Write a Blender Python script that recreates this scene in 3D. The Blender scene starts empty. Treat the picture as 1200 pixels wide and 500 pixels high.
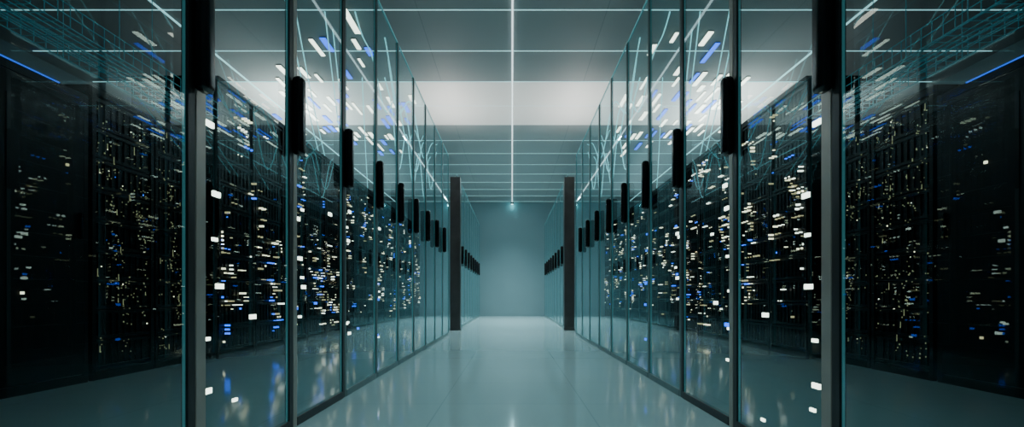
import bpy, random, math
from mathutils import Vector
random.seed(11)
C=bpy.context.scene.collection
H=0.6; CZ=3.63; YB=18.2; YF=-1.6; XS=6.0; RX=1.02
# ---------------- materials
def mat(name,col,rough=.5,metal=0,emis=None,es=0,spec=.5,sample=True):
    m=bpy.data.materials.new(name); m.use_nodes=True
    b=m.node_tree.nodes['Principled BSDF']
    b.inputs['Base Color'].default_value=(*col,1); b.inputs['Roughness'].default_value=rough
    b.inputs['Metallic'].default_value=metal; b.inputs['Specular IOR Level'].default_value=spec
    if emis:
        b.inputs['Emission Color'].default_value=(*emis,1); b.inputs['Emission Strength'].default_value=es
        if not sample: m.cycles.emission_sampling='NONE'
    return m
def noisy(m,scale=3,amt=.25):
    nt=m.node_tree; b=nt.nodes['Principled BSDF']; c=b.inputs['Base Color'].default_value[:]
    tc=nt.nodes.new('ShaderNodeTexCoord'); n=nt.nodes.new('ShaderNodeTexNoise'); n.inputs['Scale'].default_value=scale
    r=nt.nodes.new('ShaderNodeValToRGB'); r.color_ramp.elements[0].position=.3; r.color_ramp.elements[1].position=.7
    r.color_ramp.elements[0].color=(*[x*(1-amt) for x in c[:3]],1); r.color_ramp.elements[1].color=(*[min(1,x*(1+amt)) for x in c[:3]],1)
    nt.links.new(tc.outputs['Object'],n.inputs['Vector']); nt.links.new(n.outputs['Fac'],r.inputs['Fac']); nt.links.new(r.outputs['Color'],b.inputs['Base Color'])
    return m
def tiled(name,base,joint,size,rough,spec=.5,amt=.04):
    m=bpy.data.materials.new(name); m.use_nodes=True; nt=m.node_tree; b=nt.nodes['Principled BSDF']
    tc=nt.nodes.new('ShaderNodeTexCoord'); br=nt.nodes.new('ShaderNodeTexBrick')
    br.offset=0; br.squash=1
    br.inputs['Scale'].default_value=1; br.inputs['Brick Width'].default_value=size[0]; br.inputs['Row Height'].default_value=size[1]
    br.inputs['Mortar Size'].default_value=size[2]; br.inputs['Mortar Smooth'].default_value=.2
    br.inputs['Color1'].default_value=(*base,1); br.inputs['Color2'].default_value=(*[x*(1-amt) for x in base],1); br.inputs['Mortar'].default_value=(*joint,1)
    mp=nt.nodes.new('ShaderNodeMapping'); mp.inputs['Location'].default_value=(size[3] if len(size)>3 else 0,0,0)
    nt.links.new(tc.outputs['Object'],mp.inputs['Vector'])
    nt.links.new(mp.outputs['Vector'],br.inputs['Vector']); nt.links.new(br.outputs['Color'],b.inputs['Base Color'])
    b.inputs['Roughness'].default_value=rough
    b.inputs['Specular IOR Level'].default_value=spec
    return m
def glassmat():
    m=bpy.data.materials.new('tinted_glass'); m.use_nodes=True; nt=m.node_tree; nt.nodes.clear()
    o=nt.nodes.new('ShaderNodeOutputMaterial'); mx=nt.nodes.new('ShaderNodeMixShader')
    t=nt.nodes.new('ShaderNodeBsdfTransparent'); t.inputs['Color'].default_value=(.83,.935,.945,1)
    g=nt.nodes.new('ShaderNodeBsdfGlossy'); g.inputs['Roughness'].default_value=.01; g.inputs['Color'].default_value=(.84,.97,1,1)
    f=nt.nodes.new('ShaderNodeFresnel'); f.inputs['IOR'].default_value=1.55
    geo=nt.nodes.new('ShaderNodeNewGeometry'); inv=nt.nodes.new('ShaderNodeMath'); inv.operation='SUBTRACT'; inv.inputs[0].default_value=1
    mu=nt.nodes.new('ShaderNodeMath'); mu.operation='MULTIPLY'
    nt.links.new(geo.outputs['Backfacing'],inv.inputs[1]); nt.links.new(inv.outputs[0],mu.inputs[0]); nt.links.new(f.outputs[0],mu.inputs[1])
    nt.links.new(mu.outputs[0],mx.inputs[0]); nt.links.new(t.outputs[0],mx.inputs[1]); nt.links.new(g.outputs[0],mx.inputs[2]); nt.links.new(mx.outputs[0],o.inputs[0])
    return m
M=dict(
 glass=glassmat(),
 edge=mat('glass_edge',(.05,.3,.33),.2,0,(.15,.6,.65),.13,sample=False),  # teal glow of the bright edges put into the material
 edgetop=mat('glass_top_edge',(.2,.5,.53),.2,0,(.2,.65,.7),.22,sample=False),  # bright top edge imitated by a faint glow
 stile=noisy(mat('brushed_stile',(.50,.44,.39),.38,.45),6,.12),
 frame=noisy(mat('teal_grey_frame',(.14,.21,.215),.35,.4),6,.12),
 dark=noisy(mat('dark_metal',(.035,.04,.042),.4,.5),5,.2),
 post=noisy(mat('post_metal',(.05,.05,.05),.4,.4),5,.2),
 black=noisy(mat('black_plastic',(.006,.006,.007),.24),8,.2),
 rack=noisy(mat('rack_black',(.003,.0035,.004),.4,0,spec=.12),4,.3),
 unit=noisy(mat('server_face',(.003,.004,.005),.35,0,spec=.12),9,.4),
 warm=mat('led_warm',(1,.9,.7),.5,0,(1,.84,.55),2.6,sample=False),
 rackwhite=mat('led_soft_white',(1,1,.9),.5,0,(1,.92,.76),3.6,sample=False),
 white=mat('glow_white',(1,1,.9),.5,0,(1,.91,.74),5.0,sample=False),
 amber=mat('led_amber',(.8,.6,.3),.5,0,(.9,.72,.38),.7,sample=False),
 dimamber=mat('led_dim_amber',(.5,.4,.2),.5,0,(.80,.75,.4),.30,sample=False),
 blue=mat('led_blue',(.1,.3,1),.5,0,(.01,.12,1),3.2,sample=False),
 bluedim=mat('led_deep_blue',(.05,.2,1),.5,0,(.01,.13,1),1.1,sample=False),
 cyan=mat('light_cyan',(.6,1,1),.5,0,(.5,.92,.97),1.0,sample=False),
 cyanfar=mat('light_cyan_soft',(.6,1,1),.5,0,(.5,.92,.97),.6,sample=False),
 teal=mat('reflection_teal',(.1,.5,.55),.4,0,(.35,.92,.97),1.2,sample=False),  # glow of reflected lines put into the colour
 tealdim=mat('cable_teal_dark',(.05,.25,.28),.4,0,(.05,.35,.42),.06,sample=False),
 tray=mat('tray_wire',(.08,.3,.34),.3,.6,(.06,.42,.52),.10,sample=False),  # faint cyan glow put into the wire colour
 line=mat('light_line',(1,1,1),.5,0,(.82,.98,1),1.7),
 panel=mat('luminous_panel',(.7,.7,.68),.5,0,(1,.96,.91),.27),
 floor=tiled('floor_tiles',(.40,.535,.55),(.33,.455,.47),(.8,.8,.004,.4),.09,.65,.02),
 ceil=tiled('ceiling_tiles',(.33,.35,.35),(.25,.28,.28),(1,1,.006),.6,.2,.05),
 wall=noisy(mat('wall_paint',(.225,.325,.35),.6),.6,.05),
)
# ---------------- helpers
def boxes(name,bl,mats,bevel=0,loc=(0,0,0)):
    v=[];f=[];mi=[]
    for b in bl:
        x0,x1,y0,y1,z0,z1=b[:6]; k=len(v); m=b[6] if len(b)>6 else 0
        v+=[(x0,y0,z0),(x1,y0,z0),(x1,y1,z0),(x0,y1,z0),(x0,y0,z1),(x1,y0,z1),(x1,y1,z1),(x0,y1,z1)]
        f+=[(k,k+3,k+2,k+1),(k+4,k+5,k+6,k+7),(k,k+1,k+5,k+4),(k+1,k+2,k+6,k+5),(k+2,k+3,k+7,k+6),(k+3,k,k+4,k+7)]
        mi+=[m]*6
    me=bpy.data.meshes.new(name); me.from_pydata(v,[],f)
    for m in mats: me.materials.append(m)
    for p,i in zip(me.polygons,mi): p.material_index=i
    o=bpy.data.objects.new(name,me); o.location=loc; C.objects.link(o)
    if bevel:
        bv=o.modifiers.new('b','BEVEL'); bv.width=bevel; bv.segments=4
    return o
def tag(o,label,cat,group=None):
    o['label']=label; o['category']=cat
    if group: o['group']=group
def empty(name,loc):
    o=bpy.data.objects.new(name,None); o.location=loc; o.empty_display_size=.1; C.objects.link(o); return o
def par(c,p): c.parent=p; return c
# ---------------- shell
def struct(name,b,m):
    o=boxes(name,[b],[m]); o['kind']='structure'; return o
struct('floor',(-XS,XS,YF,YB,-.1,0),M['floor'])
struct('ceiling',(-XS,XS,YF,YB,CZ,CZ+.1),M['ceil'])
struct('wall_back',(-XS,XS,YB,YB+.1,0,CZ),M['wall'])
struct('wall_front',(-XS,XS,YF-.1,YF,0,CZ),M['wall'])
struct('wall_left',(-XS-.1,-XS,YF,YB,0,CZ),M['wall'])
struct('wall_right',(XS,XS+.1,YF,YB,0,CZ),M['wall'])
# ---------------- ceiling lights and reflected streaks
for i in range(3,19):
    y=i-.0; q=.004 if i<10 else .0035
    o=boxes('light_strip',[(-5.9,5.9,y-q,y+q,-.006 if i<10 else -.005,0,0)],[M['cyan'] if i<11 else M['cyanfar']],loc=(0,0,CZ))
    tag(o,'thin cyan-white light strip across the tiled ceiling','ceiling light','cross light strips on the ceiling')
o=boxes('light_strip',[(-.008,.008,-1.4,YB-.05,-.02,0,0)],[M['line']],loc=(0,0,CZ))
tag(o,'bright white light strip running along the aisle ceiling','ceiling light')
for s in (-1,1):
    o=boxes('light_strip',[(-.008,.008,-1.4,YB-.05,-.014,0,0)],[M['cyan']],loc=(s*3.7,0,CZ))
    tag(o,'thin cyan light strip along the ceiling above the server racks','ceiling light','long light strips over the racks')
for r,(y0,y1) in enumerate(((8.008,8.992),(9.008,9.992))):
    for k in range(-4,4):
        a=.013 if k==0 else .001; b=.987 if k==-1 else .999
        if k==3: segs=[(a,.688),(.712,b)]
        elif k==-4: segs=[(a,.288),(.312,b)]
        else: segs=[(a,b)]
        o=boxes('light_fixture',[(p,q,y0,y1,-.008,0,0) for p,q in segs],[M['panel']],loc=(k,0,CZ))
        tag(o,'square softly glowing off-white ceiling light panel','ceiling light','glowing ceiling panels')
LOOP=[(1.48,6.6,11.2,.7),(1.57,7.2,11.8,1.0),(1.66,6.0,10.6,.6),(1.75,7.8,12.2,1.1)]
DROP=[(1.9,4.4),(1.94,4.8),(1.98,6.0),(2.02,6.4),(2.06,7.8)]
ends=[(a,b) for a,b,_,_ in LOOP]+[(a,c) for a,_,c,_ in LOOP]+DROP
used=[]
for s in (-1,1):
    cl=[(1.78,6.8),(2.05,7.6),(2.7,8.6),(2.0,9.2),(3.2,9.0),(3.1,10.4),(4.2,10.2),(2.5,11)]
    for k in range(72):  # streaks of reflected rack LEDs, built as short glowing bars
        for t in range(400):
            c=random.choice(cl); xx=c[0]+random.gauss(0,.16)
            y=c[1]+random.gauss(0,.45)
            if not(1.5<xx<4.8) or y<6.0 or abs(xx-3.7)<.06: continue
            if any(abs(xx-a)<.1 and abs(y-b)<.7 for a,b in ends): continue
            if all(abs(s*xx-a)>.08 or abs(y-b)>.62 for a,b in used): break
        else: continue
        used.append((s*xx,y))
        L=random.uniform(.22,.58); w=random.uniform(.012,.034)
        m=M['blue'] if random.random()<.27 else M['white']
        o=boxes('reflection_streak',[(-w,w,-L/2,L/2,-.028,-.014,0),(-w-.003,w+.003,-L/2-.005,L/2+.005,-.016,-.0085,1)],[m,M['dark']],loc=(s*xx,y,CZ))
        tag(o,('short glowing blue' if m is M['blue'] else 'short glowing warm-white')+' streak imitating a reflected rack light, above the racks','ceiling light','reflected light streaks built as bars')
# ---------------- glass doors
ST=.805; Y0=1.837; TOP=H+2.24
def door_parts(step,a=.028,b=.022,st='frame'):
    g=boxes('glass_pane',[(-.005,.005,a+.003,step-b-.003,.04,TOP,0)],[M['glass'],M['edge']])
    for p in g.data.polygons:
        if abs(p.normal.x)<.5: p.material_index=1
    fr=boxes('door_frame',[(-.012,.012,.0,a,0,TOP,0),(-.011,.011,step-b,step-.002,0,TOP,1 if st=='stile' else 0),(-.014,.014,a,step-b,.0,.04,0 if st=='frame' else 1)],[M[st],M['dark']],.003)
    tr=boxes('top_rail',[(-.007,.007,0,step-.002,TOP+.0005,TOP+.012,0)],[M['edgetop']])
    hb=boxes('door_handle',[(.0125,.062,-.03,.035,H+.65,H+1.01,0)],[M['black']],.02)
    for p in hb.data.polygons: p.use_smooth=True
    return [g,fr,tr,hb]
pA=door_parts(ST); pB=door_parts(ST,.045,.04,'stile'); pC=door_parts(ST,.058,.045,'stile')
for s in (-1,1):
    ys=[Y0+ST*i-.03 for i in range(-3,9)]+[10.47+ST*i for i in range(9)]
    for j,y in enumerate(ys):
        e=empty('glass_door',(s*RX,y,0)); tag(e,'tall tinted glass cabinet door with black bar handle','glass door','glass doors along the aisle')
        for p in (pC if j<4 else pB if j<5 else pA):
            q=p.copy(); C.objects.link(q); q.parent=e
            if s==1: q.scale.x=-1
        idx=j-3
        if 0<=idx<=3:
            zz=[.12,.30,.44,.62,.80,.97,.22,.52,.08,1.2] if idx==0 else [random.uniform(.25,1.2) for _ in range((0,9,7,6)[idx])]
            for k,z in enumerate(zz):
                yy=.075+random.random()*(.5 if k>5 else .10)
                w=.046 if k%2 else .03; h=.009 if k%2 else .006
                z+=random.uniform(-.02,.02)
                m=M['blue'] if random.random()<.15 else M['white']
                o=boxes('status_or_pane_glow',[(-.014,-.006,yy,yy+w,z-h,z+h,0)],[m]); o.parent=e  # small glowing blocks added on the pane
                if s==1: o.scale.x=-1
for p in pA+pB+pC: bpy.data.objects.remove(p)
for s in (-1,1):
    o=boxes('end_panel',[(-.09,.09,0,.17,0,H+2.17,0),(-.095,.095,-.005,.172,0,.05,0)],[M['post']],.006,loc=(s*1.03,10.26,0))
    tag(o,'tall dark metal end post of the glass cabinet row','post','end posts of the rear cabinet rows')
# ---------------- server racks
def leds(w,z0,z1,n,kind):
    bl=[]
    if kind=='fine':
        for k in range(n):
            y=random.uniform(.05,w-.06); z=z0+(z1-z0)*random.random()
            if math.sin(y*19+z*3)+math.sin(z*9+y*5)<random.uniform(-.8,.8): continue
            ww=random.choice([.003,.004,.007]); h=random.choice([.002,.003,.005])
            m=random.choices([0,1,2,3],[.3,.05,8,.06])[0]
            bl.append((0,.006,y,y+ww,z-h,z+h,m))
            if random.random()<.08: bl.append((0,.004,y,y+.003,z,z+random.uniform(.02,.06),2))
    else:
        k=0
        ctr=[(random.uniform(.05,w),random.uniform(z0+.2,z1),random.uniform(.08,.25)) for _ in range(4)]
        while k<n:
            if random.random()<.82:
                c=random.choice(ctr); y=random.gauss(c[0],.12); z=random.gauss(c[1],c[2])
            else: y=random.uniform(.06,w-.1); z=random.uniform(z0,z1)
            y=min(max(y,.06),w-.08)
            if not z0<z<z1: continue
            z=round(z/.04)*.04
            run=random.choice([1,1,2,2,3])
            m=random.choices([0,1,2,3],[4,3,3.5,1.8])[0]
            vert=random.random()<.2
            dx=random.choice([.012,.022,.032,.05]); h=random.choice([.004,.006,.009])
            for r in range(run):
                yy=y+(0 if vert else r*.07); zz=z+(r*.04 if vert else 0)
                if yy>w-.06 or zz>z1: break
                bl.append((0,dx,yy,yy+random.choice([.006,.014,.022]),zz-h,zz+h,m)); k+=1
    return bl
def rack(s,y,w,h,kind,x):
    e=empty('server_rack',(s*x,y,0))
    d=.85
    bl=[(-d,-.06,0,w,.0,.05,0),(-d,-.03,0,w,h-.05,h,0),(-d,-.03,0,.03,.05,h-.05,0),(-d,-.03,w-.03,w,.05,h-.05,0),(-d,-d+.02,.03,w-.03,.05,h-.05,0),
        (-.03,0,0,.04,0,h,0),(-.03,0,w-.04,w,0,h,0),(-.03,0,.04,w-.04,h-.06,h,0),(-.03,0,.04,w-.04,0,.06,0)]
    b=boxes('rack_frame',bl,[M['rack']],.003); par(b,e); parts=[b]
    LM=[M['warm'],M['rackwhite'],M['dimamber'] if kind=='fine' else M['amber'],M['blue']]
    if kind=='plain':
        q=boxes('rack_door',[(-.025,.004,.045,w-.045,.065,h-.065,0),(.004,.008,.12,w-.12,.2,h-.2,1)],[M['rack'],M['rack']],.004); parts.append(par(q,e))
        q=boxes('rack_handle',[(.006,.03,w-.1,w-.08,1.0,1.18,0)],[M['black']],.004); parts.append(par(q,e))
        q=boxes('light_edge',[(.0,.006,0,w if y<3 else w-.26,h-.007,h,0)],[M['bluedim']]); q['label']='thin glowing blue edge strip'; parts.append(par(q,e))
        q=boxes('status_or_pane_glow',[(0,.01,y2,y2+.02,z2,z2+.016,m2) for y2,z2,m2 in ((random.uniform(.1,.6),random.uniform(.3,1.6),random.choice([0,0,2])) for _ in range(2))],LM,loc=(.008,0,0)); q['kind']='stuff'; parts.append(par(q,e))
        lab='closed black server cabinet with thin blue light edge'
    else:
        N=int((h-.14)/.22); hh=(h-.14)/N
        for k in range(N):
            z=.07+k*hh
            u=[(-.5,-.02,.045,w-.045,z+.006,z+hh-.006,0),(-.02,-.006,.045,w-.045,z+.006,z+.03,0),(-.02,-.006,.045,w-.045,z+hh-.03,z+hh-.006,0)]
            for j in range(8):
                yy=.07+j*(w-.14)/8; u.append((-.02,-.01,yy,yy+.006,z+.03,z+hh-.03,0))
            q=boxes('server_unit',u,[M['unit']]); parts.append(par(q,e))
        n=430 if kind=='fine' else (72 if y<9.5 else 45)
        q=boxes('status_or_pane_glow',leds(w,.15,h-.12,n,kind),LM,loc=(-.006,0,0)); q['kind']='stuff'; parts.append(par(q,e))
        lab=('black server rack dotted with tiny amber status lights' if kind=='fine' else 'tall black server rack with bright white and blue status lights')
    tag(e,lab,'server rack','server racks behind the glass doors')
    if s==1:
        for p in parts:
            p.scale.x=-1; p.location.x=-p.location.x
for s in (-1,1):
    for y in (1.64,2.44,3.24): rack(s,y,.78,2.02,'plain',3.0)
    for y in (4.06,4.78): rack(s,y,.70,2.12,'fine',3.0)
    y=5.52
    while y+.78<YB:
        rack(s,y,.78,2.75,'bright',2.85); y+=.80
# ---------------- wire trays, fibre cables and reflected lines
def curve(name,splines,r,m,loc=(0,0,0)):
    cu=bpy.data.curves.new(name,'CURVE'); cu.dimensions='3D'; cu.bevel_depth=r; cu.bevel_resolution=1
    for pts,smooth in splines:
        if smooth:
            sp=cu.splines.new('NURBS'); sp.points.add(len(pts)-1); sp.use_endpoint_u=True; sp.order_u=4
        else:
            sp=cu.splines.new('POLY'); sp.points.add(len(pts)-1)
        for p,q in zip(sp.points,pts): p.co=(*q,1)
    cu.materials.append(m)
    t=bpy.data.objects.new(name+'_tmp',cu); C.objects.link(t)
    me=bpy.data.meshes.new_from_object(t.evaluated_get(bpy.context.evaluated_depsgraph_get()))
    bpy.data.objects.remove(t); me.name=name
    if not me.materials: me.materials.append(m)
    o=bpy.data.objects.new(name,me); o.location=loc; C.objects.link(o); return o
for s in (-1,1):
    sp=[]; y0,y1=1.6,5.4; X=3.0; Z=2.30
    for dx,dz in ((-.2,.14),(-.2,.07),(-.2,0),(-.1,0),(0,0),(.1,0),(.2,0),(.2,.07),(.2,.14)):
        sp.append(([(dx,y0,dz),(dx,y1,dz)],False))
    y=y0
    while y<y1:
        sp.append(([(-.2,y,.14),(-.2,y,0),(.2,y,0),(.2,y,.14)],False)); y+=.1
    for yy in (2.05,3.05,4.05,5.05):
        for dx in (-.2,.2): sp.append(([(dx,yy,0),(dx,yy,CZ-Z)],False))
    o=curve('cable_tray',sp,.0035,M['tray'],(s*X,0,Z)); tag(o,'wire mesh cable tray hanging from the ceiling above the racks','cable tray','wire cable trays')
    for k in range(3):
        a=-.12+k*.1; pts=[(a+random.uniform(-.02,.02),1.6+j*.47,.015+random.uniform(0,.03)) for j in range(9)]
        o=curve('cable_or_reflection',[(pts,True)],.006,M['tealdim'],(s*X,0,Z)); tag(o,'thin dark teal fibre cable lying in the wire tray','cable','fibre cables')
    for k,(lx,ya,yb,am) in enumerate(LOOP):  # wavy reflections in the glass, built as glowing curves
        nn=23; pts=[]
        for j in range(nn):
            t=j/(nn-1); sag=am*min(1,6*min(t,1-t))*(.62+.38*math.sin(t*math.pi*(4+k)+k))
            pts.append((s*lx,ya+(yb-ya)*t,CZ-.022-sag))
        o=curve('cable_or_reflection',[(pts,True)],.0075,M['teal']); tag(o,'thin glowing teal curve imitating a wavy reflection, below the ceiling','cable','reflected lines built as curves')
    for k,(x0,ya) in enumerate(DROP):  # crossing reflections in the glass, added as glowing lines
        x1=2.92+.03*k; L=4.2
        pts=[]
        for j in range(9):
            t=j/8; pts.append((s*(x0+(x1-x0)*t),ya+L*t,CZ-.022+(2.76-CZ+.022)*t-.10*math.sin(math.pi*t)))
        o=curve('cable_or_reflection',[(pts,True)],.006,M['teal']); tag(o,'thin glowing teal line imitating a reflection, from the ceiling to a rack','cable','reflected lines built as curves')
# ---------------- end lamp on ceiling line
o=boxes('spot_lamp',[(-.05,.05,-.05,.05,-.05,0,0),(-.035,.035,-.035,.035,-.06,-.05,1)],[M['dark'],M['line']],.008,loc=(0,YB-.12,CZ-.021)); tag(o,'small ceiling lamp at the end of the light strip','ceiling lamp')
# ---------------- lights
def area(name,loc,sx,sy,p,col,rot=(0,0,0),spread=180):
    l=bpy.data.lights.new(name,'AREA'); l.shape='RECTANGLE'; l.size=sx; l.size_y=sy; l.energy=p; l.color=col; l.spread=math.radians(spread)
    o=bpy.data.objects.new(name,l); o.location=loc; o.rotation_euler=rot; C.objects.link(o); return o
for y,p in ((1.5,12),(5,20),(9,38),(12.5,68)):
    area('aisle_light',(0,y,CZ-.03),.016,3.2,p,(.65,.96,1),spread=75)
area('aisle_light',(0,15.5,CZ-.03),.016,3.0,115,(.68,.96,1),spread=95)
area('aisle_light',(0,14,CZ-.03),.016,7,30,(.72,.96,1))
for s in (-1,1):  # added upward fill that brightens the ceiling, no fixtures there
    area('ceiling_fill_rail',(s*RX,9.0,TOP+.03),.02,1.9,15,(1,.95,.9),(math.pi,0,0))
    area('ceiling_fill_rack',(s*3.3,9.0,2.78),.5,2.2,38,(1,.95,.9),(math.pi,0,0),spread=130)
    area('ceiling_fill_rack',(s*3.3,7.0,2.78),.4,1.2,4,(1,.97,.95),(math.pi,0,0))
    area('ceiling_fill_rack',(s*3.3,13.5,2.78),.4,6,32,(.68,.95,1),(math.pi,0,0))
l=bpy.data.lights.new('end_glow','POINT'); l.energy=.9; l.color=(.2,.9,1); l.shadow_soft_size=.02
o=bpy.data.objects.new('end_glow',l); o.location=(0,YB-.10,CZ-.12); C.objects.link(o)
w=bpy.data.worlds.new('w'); bpy.context.scene.world=w; w.use_nodes=True
w.node_tree.nodes['Background'].inputs[0].default_value=(.05,.1,.11,1)
# ---------------- camera
cam=bpy.data.cameras.new('camera'); cam.lens=20; cam.sensor_width=36; cam.shift_y=98/1200; cam.clip_start=.02
co=bpy.data.objects.new('camera',cam); co.location=(-.005,0,H); co.rotation_euler=(math.pi/2,0,0); C.objects.link(co)
bpy.context.scene.camera=co
